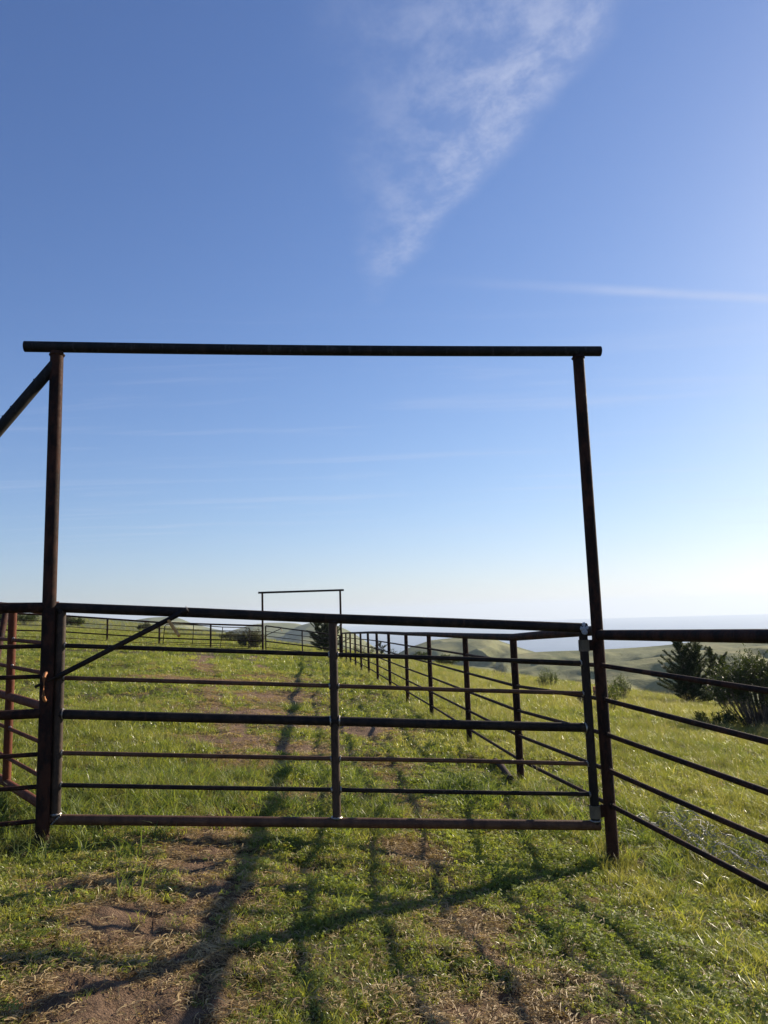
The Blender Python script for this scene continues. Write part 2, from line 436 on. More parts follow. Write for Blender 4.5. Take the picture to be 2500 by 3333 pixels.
BARE = [(-1.30, 4.0, .55, .36, 1.0), (-1.15, 3.2, .5, .36, 1.0), (-.95, 3.65, .32, .3, .75), (-1.25, 4.9, .4, .25, .7), (-1.02, 4.45, .30, .30, .8), (-1.7, 4.4, .5, .22, .7), (-.85, 2.9, .25, .3, .6),
        (-1.35, 5.3, .6, .4, .55), (.50, 3.3, .42, .50, .95), (.40, 4.35, .36, .45, .8), (.75, 2.9, .45, .35, .8), (.85, 3.7, .3, .35, .6), (.15, 5.4, .40, .45, .7), (.95, 4.6, .25, .25, .45), (-.6, 5.0, .2, .15, .6),
        (-1.6, 8.3, .6, .5, .75), (-1.15, 9.4, .8, .55, .85), (-2.0, 9.9, .9, .6, .8), (-.9, 11.5, 1.0, .8, .9), (-2.6, 12.5, 1.2, .8, .8), (-2.2, 15.5, 1.6, 1.2, .85), (-4.6, 18.6, 2.0, 1.3, .85), (-1.0, 7.0, .4, .4, .6), (.1, 8.6, .5, .4, .5), (-3.4, 21.0, 2.0, 1.2, .7), (-.05, 3.05, .16, .14, .6)]


def dirtf(x, y):
    x = np.asarray(x, float); y = np.asarray(y, float)
    d = np.zeros(np.shape(x))
    for cx, cy, rx, ry, a in BARE:
        d = np.maximum(d, a * np.exp(-(((x - cx) / rx) ** 2 + ((y - cy) / ry) ** 2)))
    wd = .16 + .012 * y
    for P, a in zip(TRK, (.62, .45)):
        d = np.maximum(d, a * np.exp(-(seg_d(x, y, P) / wd) ** 2))
    n = fbm(x * 2.3, y * 2.3, 21, 4) - .5; n2 = fbm(x * .8, y * .8, 31, 3) - .5
    return np.clip(d * (1 + 1.3 * n2) + 1.0 * n * (.22 + d), 0, 1)


na_, nr_ = 620, 640
az = np.linspace(-math.pi, math.pi, na_ + 1)[:-1]
az = np.sign(az) * (np.abs(az) / math.pi) ** 1.7 * math.pi
rr_ = np.concatenate([[0.0], np.geomspace(.4, 1300, nr_ - 1)])
A_, R_ = np.meshgrid(az, rr_, indexing='ij')
X = R_ * np.sin(A_); Y = R_ * np.cos(A_); Z = ground(X, Y)
V = np.stack([X, Y, Z], -1).reshape(-1, 3)
i_, j_ = np.meshgrid(np.arange(na_), np.arange(nr_ - 1), indexing='ij')
i2 = (i_ + 1) % na_
Fq = np.stack([i_ * nr_ + j_, i_ * nr_ + j_ + 1, i2 * nr_ + j_ + 1, i2 * nr_ + j_], -1).reshape(-1, 4)[:, ::-1]
me = np_mesh('ground', V, Fq, M_GROUND, True)
for nm, arr in (('dirt', dirtf(X, Y) * (R_ < 60)), ('far', np.clip((R_ - 35) / 60, 0, 1))):
    at_ = me.attributes.new(nm, 'FLOAT', 'POINT'); at_.data.foreach_set('value', arr.ravel().astype(np.float32))
go = bpy.data.objects.new('ground', me); scene.collection.objects.link(go); tag(go, kind='structure')


def hill(name, ridge, D, foot=.42, fa=-.15, back=1.9, mat=None, amp=1.0, seed=1, pad=(.25, .25), padz=(-.10, -.10), nseed=0.02):
    """a hill whose crest passes through measured skyline directions at distance D(m); real slope in front and behind"""
    pa = []; pe = []
    for x, y in ridge:
        a = sl(x, y); pa.append(math.atan2(a[0], a[1])); pe.append(a[2])
    pa = np.array(pa); pe = np.array(pe)
    az_ = np.linspace(pa[0] - pad[0], pa[-1] + pad[1], 260)
    e = np.interp(az_, pa, pe)
    k = np.ones(7) / 7; e = np.convolve(np.pad(e, 3, 'edge'), k, 'valid')
    e = e + padz[0] * np.clip((pa[0] - az_) / pad[0], 0, 1) + padz[1] * np.clip((az_ - pa[-1]) / pad[1], 0, 1)
    tt = np.concatenate([np.linspace(0, 1, 70), np.linspace(1, 2, 25)[1:]])
    Az, T = np.meshgrid(az_, tt, indexing='ij'); E_ = np.repeat(e[:, None], len(tt), 1)
    Dv = D * (1 + .12 * (fbm(az_ * 9, az_ * 0 + seed, seed, 2) - .5))[:, None]
    rf = D * foot; Rr = np.where(T <= 1, rf + (Dv - rf) * T, Dv + (D * back - Dv) * (T - 1))
    zr = Dv * E_; zf = rf * (fa + 0 * E_)
    s_ = np.clip(T, 0, 1); prof = np.sin(math.pi / 2 * s_) ** 1.15
    z = zf + (zr - zf) * prof
    bk = np.clip(T - 1, 0, 1); z = np.where(T > 1, zr - (zr + 255) * bk ** 1.3, z)
    Xh = Rr * np.sin(Az); Yh = Rr * np.cos(Az)
    q = D / 60.0
    nz = (fbm(Xh / (q * 3), Yh / (q * 6), seed + 5, 4) - .5) * amp * (1 - s_) ** .6 * np.clip(s_ * 6, 0, 1) * (T <= 1)
    gul = -np.abs(fbm(Xh / (q * 2.2), Yh / (q * 7), seed + 9, 2) - .5) * amp * 1.5 * np.sin(math.pi * s_) * (T <= 1)
    z = z + nz + gul + EYE
    Vh = np.stack([Xh, Yh, z], -1).reshape(-1, 3); n1_, n2_ = T.shape
    a_, b_ = np.meshgrid(np.arange(n1_ - 1), np.arange(n2_ - 1), indexing='ij')
    Fh = np.stack([a_ * n2_ + b_, a_ * n2_ + b_ + 1, (a_ + 1) * n2_ + b_ + 1, (a_ + 1) * n2_ + b_], -1).reshape(-1, 4)[:, ::-1]
    o_ = bpy.data.objects.new(name, np_mesh(name, Vh, Fh, mat or M_HILL, True)); scene.collection.objects.link(o_)
    return tag(o_, kind='structure')


hill('far_hill', [(300, 2040), (370, 2030), (430, 2019), (490, 2010), (545, 2007), (585, 2012), (615, 2025), (670, 2041), (740, 2056), (800, 2075)], 2600, mat=M_HILLF, amp=44, seed=3, pad=(.1, .05))
hill('far_hill', [(720, 2062), (780, 2045), (820, 2033), (870, 2027), (930, 2027), (965, 2029), (990, 2036), (1040, 2060)], 2300, mat=M_HILLF, amp=38, seed=5, pad=(.06, .06))
hill('far_hill', [(930, 2060), (975, 2036), (1010, 2027), (1050, 2024), (1075, 2027), (1105, 2039), (1140, 2055), (1180, 2080), (1215, 2104), (1245, 2125), (1290, 2150)], 1800, mat=M_HILLF, amp=38, seed=8, pad=(.06, .06))
hill('round_hill', [(1240, 2150), (1290, 2131), (1330, 2108), (1360, 2098), (1401, 2084), (1440, 2080), (1469, 2077), (1498, 2075), (1528, 2067), (1562, 2065), (1595, 2070), (1621, 2084), (1663, 2098), (1705, 2112), (1743, 2122), (1800, 2145)], 900, amp=22, seed=11, pad=(.12, .12), fa=-.13)
hill('long_hill', [(1640, 2135), (1743, 2122), (1820, 2119), (1893, 2117), (2000, 2112), (2110, 2105), (2186, 2098), (2261, 2088), (2308, 2086), (2402, 2090), (2500, 2086)], 620, amp=18, seed=14, pad=(.15, .6), padz=(-.08, -.02), fa=-.17)
hill('valley_ridge', [(1500, 2235), (1640, 2208), (1800, 2186), (1966, 2161), (2067, 2149), (2150, 2137), (2300, 2118), (2500, 2100)], 400, amp=11, seed=19, pad=(.2, .5), padz=(-.08, -.02), fa=-.22, foot=.5)
ns_ = 72; SZ = -250
V = [(0, 0, SZ)] + [(17000 * math.sin(2 * math.pi * k / ns_), 17000 * math.cos(2 * math.pi * k / ns_), SZ) for k in range(ns_)]
b = MB(); b.add(V, [(0, (k + 1) % ns_ + 1, k + 1) for k in range(ns_)]); so = b.build('sea', M_SEA, smooth=False); tag(so, kind='structure')

# ------------------------------------------------------------------ haze
m, t_ = new_mat('haze_air')
vol = t_.n('ShaderNodeVolumePrincipled', Color=(.58, .67, .80, 1), Density=.00011, Anisotropy=.25)
o = t_.n('ShaderNodeOutputMaterial'); t_.link(vol.outputs[0], o.inputs['Volume'])
b = MB(); b.box((0, 0, (140 - 262) / 2), (18000, 18000, (140 + 262) / 2)); hz = b.build('haze', m, smooth=False); tag(hz, kind='stuff')

# ------------------------------------------------------------------ near gateway and gate
LP = np.array([-2.43, 5.34]); RP = np.array([1.62, 5.78])


def zat(px, py, P):
    return EYE + sl(px, py)[2] * math.hypot(P[0], P[1])


def p3(P, z): return np.array([P[0], P[1], z])


gdir = np.array([*(RP - LP), 0.0]); gdir /= np.linalg.norm(gdir); gn = np.array([gdir[1], -gdir[0], 0])  # gn: towards the camera
GF = root('gateway_frame', gp(*LP), 'tall rusty pipe gateway frame with a heavy crossbeam over the near gate', 'gateway')
BZ = 3.655
b = MB(); b.tube([gp(*LP, -.3), p3(LP, BZ - .02)], .047, 28); b.ring(p3(LP, BZ - .045), (0, 0, 1), .047, .008, 1); b.build('post', M_RUST, GF)
b = MB(); b.tube([gp(*RP, -.3), p3(RP + (0.0, 0), BZ - .02)], .045, 28); b.ring(p3(RP, BZ - .045), (0, 0, 1), .045, .008, 2); b.build('post', M_RUST, GF)
pl_ = p3(LP, BZ + .02) - gdir * .235; pr_ = p3(RP, BZ + .015) + gdir * .19
b = MB()
npt = 40; pts = [pl_ + (pr_ - pl_) * k / npt + np.array([0, 0, -.012 * math.sin(math.pi * k / npt)]) for k in range(npt + 1)]
b.tube(pts, .041, 28); b.ring(pts[14], gdir, .041, .0025, 5); b.build('crossbeam', M_BEAM, GF)
# brace from the post head down to a lower side post outside the left edge
SP = LP + np.array([-.435, -.10]); sz = 2.98
b = MB(); b.tube([gp(*SP, -.3), p3(SP, sz)], .04, 22); b.build('side_post', M_RUST, GF)
b = MB(); b.tube([p3(LP, BZ - .10) + gn * -.0, p3(SP, sz - .05)], .041, 24)
for k, q in enumerate((.28, .62, .74)): b.blob(p3(LP, BZ - .10) * (1 - q) + p3(SP, sz - .05) * q + np.array([-.03, 0, .033]), .008, seed=k)
b.build('brace', M_BEAM, GF)
# latch ring: bent bar welded to the left post
rc = p3(LP, 0) + gn * .052 + gdir * .008
z1, z0 = zat(155, 2192, LP), zat(153, 2276, LP)
b = MB(); b.tube([rc * (1, 1, 0) + np.array([0, 0, z1 + .012]) - gn * .02, rc + np.array([0, 0, z1]) + gn * .015, rc + np.array([0, 0, z1 - .02]) + gn * .035, rc + np.array([0, 0, z0 + .03]) + gn * .035, rc + np.array([0, 0, z0 + .006]) + gn * .015, rc + np.array([0, 0, z0 - .01]) - gn * .02], .0115, 12)
b.build('latch_ring', M_ORANGE, GF)

SL = np.array([-2.36, 5.39]) + gn[:2] * .012 + np.array([.0, 0]); SR = np.array([1.50, 5.765]) + gn[:2] * .012
SC = SL + (SR - SL) * .505
NG = root('pipe_gate', gp(*(SL + SR) / 2 if False else ((SL[0] + SR[0]) / 2, (SL[1] + SR[1]) / 2)), 'wide closed pipe gate with a long slanting latch bar, hung in the near gateway', 'gate', 'pipe gates')
yl = [1977, 2101, 2206, 2324, 2450, 2554, 2665]; yr = [2044, 2158, 2257, 2368, 2486, 2584, 2686]
zl = [zat(195, y, SL) for y in yl]; zr = [zat(1895, y, SR) for y in yr]
def on(q, i): return p3(SL + (SR - SL) * q, zl[i] + (zr[i] - zl[i]) * q)
TR = .036
b = MB(); b.tube([on(-.004, 0) - gdir * .02, on(.25, 0), on(.5, 0) + (0, 0, -.004), on(.75, 0), on(1, 0) + gdir * .03], TR, 24); b.ring(on(.505, 0) + (0, 0, -.03), (0, 0, 1), .034, .007, 7)
b.blob(on(0, 0) + gn * .02 + (0, 0, -.03), .022, seed=4); b.build('top_rail', M_GATE, NG)
b = MB(); b.tube([on(-.004, 6) - gdir * .02, on(1, 6) + gdir * .03], .035, 24)
for q in (0.0, .505, 1.0): b.ring(on(q, 6) + (0, 0, .036), (0, 0, 1), .033, .007, 50 + int(q * 9), 1)
for k2 in range(7): b.blob(on(0, 6) + gdir * (-.015 + .009 * k2) + gn * .031 + (0, 0, -.025 + .009 * k2), .0075, seed=70 + k2, m=1)
b.build('bottom_rail', [M_GATEB, M_WELD], NG)
for q, mt, rd in ((0.0, M_STILE, .034), (.505, M_STILE, .031), (1.0, M_GATE, .033)):
    b = MB(); t0, t1 = on(q, 0), on(q, 6); b.tube([t0 + (0, 0, .0), t1], rd, 24); b.build('stile', mt, NG)
for i, rd in ((1, .0165), (2, .0155), (3, .034), (4, .0155), (5, .0155)):
    for qa, qb in ((0.0, .505), (.505, 1.0)):
        A = on(qa, i); B = on(qb, i); mid = (A + B) / 2 + np.array([0, 0, rng.normal() * .003])
        b = MB(); b.tube([A, mid, B], rd, 20 if rd > .03 else 14, False)
        for P0_, s_ in ((A, 1), (B, -1)):
            b.ring(P0_ + gdir * .033 * s_, gdir, rd, .0055, i * 7 + s_, 1); b.blob(P0_ + gdir * (.035 * s_) + (0, 0, rd * .9) + gn * .008, .007, seed=i, m=1)
        b.build('rail', [M_GATE if i in (1, 3, 5) else M_GATEB, M_WELD], NG)
# hinges: sleeve round the end stile and a plate to the post
for zc_, hh in ((zat(1903, 2101, SR), .043), (zat(1950, 2642, SR), .045)):
    q = (zl[0] * 0 + 1.0); c_ = p3(SR, zc_)
    b = MB(); b.tube([c_ + (0, 0, -hh), c_ + (0, 0, hh)], .0405, 24); h_ = b.build('hinge', M_SLEEVE, NG)
    b = MB(); pd = p3(RP, zc_) - c_; L = np.linalg.norm(pd); b.box(c_ + pd * .5, (L / 2 - .02, .012, hh * .95), [pd / L, np.array([-pd[1], pd[0], 0]) / L, np.array([0, 0, 1.0])])
    b.build('hinge_plate', M_RUST, h_, smooth=False)
b = MB()
cw = on(1, 0) + gn * .03
for k in range(16): b.blob(cw + gdir * rng.uniform(-.028, .022) + np.array([0, 0, rng.uniform(-.045, .035)]) + gn * rng.uniform(-.003, .004), rng.uniform(.008, .015), (1, .6, 1.2), seed=k)
b.build('flaked_weld', M_PAINT, NG)
# latch bar
def onpl(px, py, off):
    """where a sight line meets the gate plane, 'off' metres towards the camera"""
    d = ray(px, py); P0 = p3(SL, 0) + gn * off; tt_ = (P0 @ gn - np.array([0, 0, EYE]) @ gn) / (d @ gn); return np.array([0, 0, EYE]) + d * tt_
A = onpl(186, 2203, .062); B = onpl(612, 1984, .050); C0 = onpl(114, 2236, .066)
b = MB(); b.tube([A, (A * .5 + B * .5), B], .0185, 18); b.tube([C0, A + (B - A) * .02], .0105, 14); lb = b.build('latch_bar', M_GATE, NG)
A = onpl(549, 2020, .06); B = onpl(583, 2070, .20)
b = MB(); b.tube([A, B], .0115, 16); b.build('handle', M_TAN, lb)
b = MB(); b.ring(onpl(609, 1982, .05), onpl(612, 1984, .05) - onpl(186, 2203, .062), .0185, .003, 3); b.build('cut_end', M_WELD, lb)

# ------------------------------------------------------------------ left fence beside the gateway (runs out of frame)
LF = root('pipe_fence', gp(*(LP + np.array([-.3, -.1]))), 'rusty red-brown fence panel at the left picture edge beside the latch post', 'fence', 'pipe fences')
ya = [1978, 2104, 2203, 2323, 2456, 2561, 2673]; yb = [1980, 2109, 2211, 2332, 2468, 2575, 2689]
ldir = np.array([-.32, -.10]); LQ = LP + ldir
for i in range(7):
    z_a = zat(125, ya[i], LP + ldir * .2); z_b = zat(0, yb[i], LP + ldir)
    dzl = (z_b - z_a) / .8
    E0 = p3(LP, z_a - dzl * .2); E1 = p3(LP + ldir * 16, z_a + dzl * .4 + .02 * 5)
    b = MB(); b.tube([E0, E0 + (E1 - E0) * .5, E1], .037 if i == 0 else .034 if i == 3 else .0155, 20); b.build('top_rail' if i == 0 else 'rail', M_RUST, LF)
for q in (8, 16):
    P_ = LP + ldir * q; b = MB(); b.tube([gp(*P_, -.3), p3(P_, 1.75)], .04, 20); b.build('post', M_RUST, LF)

# ------------------------------------------------------------------ red gate leaf standing open behind the left post
H0 = np.array([-2.46, 5.50]); ST = np.array([-3.20, 6.35]); vd = ST - H0; H1 = H0 + vd * 2.6
RG = root('pipe_gate', gp(*ST), 'rust-red pipe gate standing open behind the left gateway post, running back from it', 'gate', 'pipe gates')
ys = [1976, 2083, 2170, 2267, 2370, 2465, 2546]; yn = [1990, 2098, 2200, 2312, 2434, 2548, 2640]
for i in range(7):
    za = zat(35, ys[i], ST); zb = zat(118, yn[i], H0); E0 = p3(H0, zb); E1 = p3(H1, za + (za - zb) * 1.6)
    b = MB(); b.tube([E0, E1], .034 if i in (0, 3, 6) else .0155, 18); b.blob(p3(ST, zat(35, ys[i], ST)) + np.array([.028, -.03, .012]), .012, seed=i, m=1); b.build('rail' if i not in (0, 6) else ('top_rail' if i == 0 else 'bottom_rail'), [M_RED, M_WELD], RG)
zt_, zb_ = zat(42, 1972, ST), zat(25, 2546, ST)
for P_ in (ST, H0 + vd * .02, H1):
    b = MB(); b.tube([p3(P_, zb_), p3(P_, zt_)], .034, 22); b.build('stile', M_RED, RG)
# leaning brace pipe behind the red gate
BP = at(20, 1990, 8.2); BQ = at(-22, 2200, 7.6)
LB = root('leaning_pipe', gp(BQ[0], BQ[1]), 'dark pipe leaning behind the red gate at the left picture edge', 'pipe')
b = MB(); b.tube([BP, BQ, BQ + (BQ - BP) * .9], .030, 14); b.build('pipe', M_RUST, LB)

# ------------------------------------------------------------------ right-hand fence: long run going away, and the run coming past the camera
def on_line(px):
    """post position: azimuth of pixel column px met with the fence line"""
    a = sl(px, 2100); tn = a[0] / a[1]; Yy = (1.62 + .1186 * 5.78) / (tn + .1186); return np.array([tn * Yy, Yy])


cols = [1672, 1514, 1397, 1321, 1266, 1227, 1199, 1174.5, 1156, 1140, 1126, 1114]
FP = [np.array([1.62, 5.80])] + [on_line(c_) for c_ in cols] + [np.array([-2.52, 40.3])]
base_z = [-.21] + [float(ground(*P_)) for P_ in FP[1:]]
_yy = np.array([P_[1] for P_ in FP]); base_z = list(np.polyval(np.polyfit(_yy, base_z, 2), _yy) * .85 + np.array(base_z) * .15); base_z[0] = -.21
TH = [1.50] + [1.49 - .0018 * k * 2 for k in range(1, len(FP))]
FA = root('pipe_fence', gp(*FP[1]), 'long brown pipe fence running away down the slope on the right of the track', 'fence', 'pipe fences')
top = [p3(P_, 1.42 if k == 0 else base_z[k] + TH[k] + .05 * math.exp(-k * .6)) for k, P_ in enumerate(FP)]
def poly(P, sub=3, sag=.0):
    out = []
    for a, c_ in zip(P[:-1], P[1:]):
        for s_ in range(sub): out.append(a + (c_ - a) * s_ / sub - np.array([0, 0, sag * math.sin(math.pi * s_ / sub)]))
    return out + [P[-1]]
b = MB(); b.tube(poly(top), .039, 18); b.build('top_rail', M_RUST, FA)
ffr = [2165, 2276, 2389, 2506, 2619]; drops = [top[0][2] - zat(1975, y, RP) for y in ffr]
for d_ in drops:
    b = MB(); pts = [q - np.array([0, 0, d_ * (1 - .012 * k)]) for k, q in enumerate(top)]
    b.tube(poly(pts), .0165, 12)
    for k, q in enumerate(pts[1:9]): b.blob(q + np.array([.030, -.034, .012]), .011, seed=k)
    b.build('rail', M_RUST, FA)
for k, P_ in enumerate(FP[1:-1]):
    lean = rng.normal(size=2) * .006
    b = MB(); b.tube([gp(*P_, -.3), p3(P_ + lean, top[k + 1][2])], .039, 18); b.build('post', M_RUST, FA)

e1 = np.array([1.96, 4.0]); ndir = (e1 - RP); ndir = ndir / np.linalg.norm(ndir)
FN = root('pipe_fence', gp(*(RP + ndir * 1.5)), 'near pipe fence leaving the right gateway post and passing out of the right picture edge', 'fence', 'pipe fences')
yq = [2070, 2246, 2413, 2581, 2744, 2906]; yp = [2066] + ffr
for i in range(6):
    zp = zat(1975, yp[i], RP); zq = zat(2500, yq[i], e1); L0 = np.linalg.norm(e1 - RP)
    Pn = RP + ndir * 9.5; zn = zp + (zq - zp) * min(9.5 / L0, 2.5)
    b = MB(); b.tube([p3(RP, zp), p3(e1, zq), p3(RP + ndir * 5, zp + (zq - zp) * 2.2), p3(Pn, zn)], .038 if i == 0 else .0175, 24 if i == 0 else 16)
    b.ring(p3(RP, zp) + np.array([ndir[0], ndir[1], 0]) * .045, (ndir[0], ndir[1], 0), .037 if i == 0 else .0175, .005, i)
    if i: b.blob(p3(RP, zp) + np.array([ndir[0] * .05 - .008, ndir[1] * .05, .016]), .009, seed=i)
    b.build('top_rail' if i == 0 else 'rail', M_RUST, FN)
for q in (2.6, 5.2, 7.8):
    P_ = RP + ndir * q; b = MB(); b.tube([gp(*P_, -.3), p3(P_, 1.41)], .04, 20); b.build('post', M_RUST, FN)

# ------------------------------------------------------------------ far end of the pen
FGL = np.array([-6.66, 39.75]); FGR = np.array([-2.52, 40.3])
FF = root('gateway_frame', gp(*FGL), 'thin distant pipe gateway frame at the far end of the pen', 'gateway')
zl_, zr_ = zat(856, 1929, FGL), zat(1101, 1921, FGR)
for P_, z_ in ((FGL, zl_), (FGR, zr_)):
    b = MB(); b.tube([gp(*P_, -.3), p3(P_, z_)], .055, 14); b.build('post', M_RUST, FF)
fd = np.array([*(FGR - FGL), 0]); fd /= np.linalg.norm(fd)
b = MB(); b.tube([p3(FGL, zl_) - fd * .22, p3(FGR, zr_) + fd * .2], .055, 14); b.build('crossbeam', M_BEAM, FF)
# far gate with its own slanting latch
FG = root('pipe_gate', gp(*((FGL + FGR) / 2)), 'small distant closed gate with slanting latch bar under the far gateway frame', 'gate', 'pipe gates')
a_ = FGL + fd[:2] * .16; c_ = FGR - fd[:2] * .08; mid_ = a_ + (c_ - a_) * .49
def zgf(q, fr): # fr 0 top .. 1 bottom
    tz = zat(866, 2037, a_) * (1 - q) + zat(1098, 2069, c_) * q; bz = zat(866, 2127, a_) * (1 - q) + zat(1098, 2152, c_) * q
    return tz + (bz - tz) * fr
for i, fr in enumerate((0, .20, .37, .56, .78, 1.0)):
    b = MB(); b.tube([p3(a_, zgf(0, fr)), p3(c_, zgf(1, fr))], .034 if i in (0, 3, 5) else .016, 12); b.build('top_rail' if i == 0 else 'bottom_rail' if i == 5 else 'rail', M_GATE, FG)
for q in (0, .49, 1):
    P_ = a_ + (c_ - a_) * q; b = MB(); b.tube([p3(P_, zgf(q, 0)), p3(P_, zgf(q, 1))], .036, 12); b.build('stile', M_GATE, FG)
b = MB(); fn = np.array([fd[1], -fd[0], 0]); b.tube([p3(a_, zat(866, 2068, a_)) + fn * .06, p3(a_ + fd[:2] * .82, zat(912, 2046, a_)) + fn * .06], .02, 10); lb = b.build('latch_bar', M_GATE, FG)
b = MB(); b.tube([p3(a_ + fd[:2] * .82, zat(911, 2046, a_)) + fn * .06, p3(a_ + fd[:2] * .86, zat(911, 2054, a_)) + fn * .2], .014, 8); b.build('handle', M_TAN, lb)
# far left run of fence
fcols = [(-155, 1990), (11, 1996), (177, 2002), (350, 2014), (519, 2026), (686, 2032), (856, 2037)]
dist_ = [40.5, 40.6, 40.7, 40.6, 40.5, 40.4, 40.3]
FL = root('pipe_fence', at(350, 2095, 40.6), 'distant dark pipe fence along the left back edge of the pen', 'fence', 'pipe fences')
tp = [at(x, y, d_) for (x, y), d_ in zip(fcols, dist_)]
b = MB(); b.tube(poly(tp), .045, 12); b.build('top_rail', M_RUST, FL)
for i, d_ in enumerate((.31, .53, .80, 1.10, 1.32)):
    b = MB(); b.tube(poly([q - np.array([0, 0, d_]) for q in tp]), .036 if i == 2 else .017, 10); b.build('rail', M_RUST, FL)
for k, q in enumerate(tp[:-1]):
    b = MB(); b.tube([gp(q[0], q[1], -.4), q], .048, 12); b.build('post', M_RED if k == 2 else M_RUST, FL)
# loose tubular panel leaning on it
TPn = root('tube_panel', at(675, 2108, 39.9), 'loose tubular livestock panel with rounded corners leaning on the distant fence', 'panel')
D_ = 39.7
fr_ = [(530, 2104), (533, 2070), (536, 2040), (541, 2033), (630, 2034), (725, 2041), (800, 2043), (810, 2045), (814, 2052), (812, 2080), (809, 2111)]
b = MB(); b.tube([at(x, y, D_) for x, y in fr_], .022, 10); b.tube([at(530, 2104, D_), at(620, 2108, D_), at(716, 2109, D_), at(809, 2111, D_)], .022, 10); b.build('frame', M_GATE, TPn)
for fr in (.22, .42, .6, .8):
    b = MB(); b.tube([at(535 - 4 * fr, 2034 + 70 * fr, D_), at(629, 2036 + 72 * fr, D_), at(722, 2041 + 68 * fr, D_), at(812, 2045 + 66 * fr, D_)], .015, 8); b.build('rail', M_GATE, TPn)
for x0, y0, x1, y1 in ((630, 2035, 624, 2108), (725, 2041, 716, 2109)):
    b = MB(); b.tube([at(x0, y0, D_), at((x0 + x1) / 2 + 1.5, (y0 + y1) / 2, D_), at(x1, y1, D_)], .02, 8); b.build('stile', M_GATE, TPn)

# ------------------------------------------------------------------ fallen pipe, stake, netting
A = G(1612, 2484, .03); B = G(1663, 2549, .04)
o = MB(); o.tube([A, (A + B) / 2 + (0, 0, .02), B], .034, 14); fo = o.build('fallen_pipe', M_RUST); tag(fo, 'short rusty pipe lying in the grass beside the second fence post inside the pen', 'pipe')
A = at(1935, 2262, 24.0); A[2] = float(ground(A[0], A[1]))
SK = root('marker_stake', A, 'short brown wooden stake with an orange top beyond the right gateway post', 'stake')
b = MB(); b.tube([A - (0, 0, .2), A + (.01, 0, .30)], .045, 8); b.build('stake', simple_mat('brown_wood', (.16, .085, .05)), SK)
b = MB(); b.tube([A + (.01, 0, .30), A + (.012, 0, .42)], .05, 8); b.build('painted_top', simple_mat('orange_paint', (.55, .22, .10)), SK)
# netting crumpled along the foot of the near fence
b = MB(); g2 = np.random.default_rng(5)
NA = G(2140, 2690); NB = G(2560, 2900); nd = (NB - NA); nl = np.linalg.norm(nd[:2]); nd2 = np.array([nd[0] / nl, nd[1] / nl]); nn = np.array([-nd2[1], nd2[0]])
nu_, nv_ = 46, 10; Wn = .5; off = g2.normal(size=(nu_ + 1, nv_ + 1, 3)) * .013
def npnt(i, j):
    u = i / nu_ * nl * 1.25; v = (j / nv_ - .5) * Wn; P_ = NA[:2] + nd2 * u + nn * v * (1 + .3 * math.sin(i * .3))
    return gp(P_[0], P_[1], .05 + .07 * abs(math.sin(i * .21 + j * .8))) + off[i, j]
for i in range(nu_ + 1): b.tube([npnt(i, j) for j in range(nv_ + 1)], .0016, 4, False)
for j in range(nv_ + 1): b.tube([npnt(i, j) for i in range(nu_ + 1)], .0016, 4, False)
no = b.build('wire_netting', M_WIRE); tag(no, 'crumpled grey wire netting lying under the lowest rail of the near right fence', 'netting')


# ------------------------------------------------------------------ plants
def leaf_cloud(centers, dirs, size, g_, n_per=1, aspect=2.2, spread=.0, droop=0.0):
    """quads (as 2-tri diamond leaves) at centres; returns V,F"""
    N = len(centers) * n_per; c_ = np.repeat(centers, n_per, 0) + g_.normal(size=(N, 3)) * spread
    d_ = np.repeat(dirs, n_per, 0) + g_.normal(size=(N, 3)) * .6; d_ /= np.linalg.norm(d_, axis=1)[:, None]
    s_ = g_.normal(size=(N, 3)); s_ -= (s_ * d_).sum(1)[:, None] * d_; s_ /= np.linalg.norm(s_, axis=1)[:, None]
    L = size * (.6 + .8 * g_.random(N))[:, None]; Wd = L / aspect
    a = c_; b_ = c_ + d_ * L * .45 + s_ * Wd * .5; t2 = c_ + d_ * L; e_ = c_ + d_ * L * .45 - s_ * Wd * .5
    V_ = np.stack([a, b_, t2, e_], 1).reshape(-1, 3); F_ = np.arange(N * 4).reshape(-1, 4)
    return V_, F_


def fol_obj(name, Vs, mat, par, g_):
    V_ = np.concatenate(Vs); n_ = len(V_) // 4
    o_ = np.array(par.location); me_ = np_mesh(name, V_ - o_, np.arange(len(V_)).reshape(-1, 4), mat)
    a_ = me_.attributes.new('bl', 'FLOAT', 'FACE'); a_.data.foreach_set('value', (g_.random(n_) * 1.6).astype(np.float32))
    ob = bpy.data.objects.new(name, me_); scene.collection.objects.link(ob); ob.parent = par
    return ob


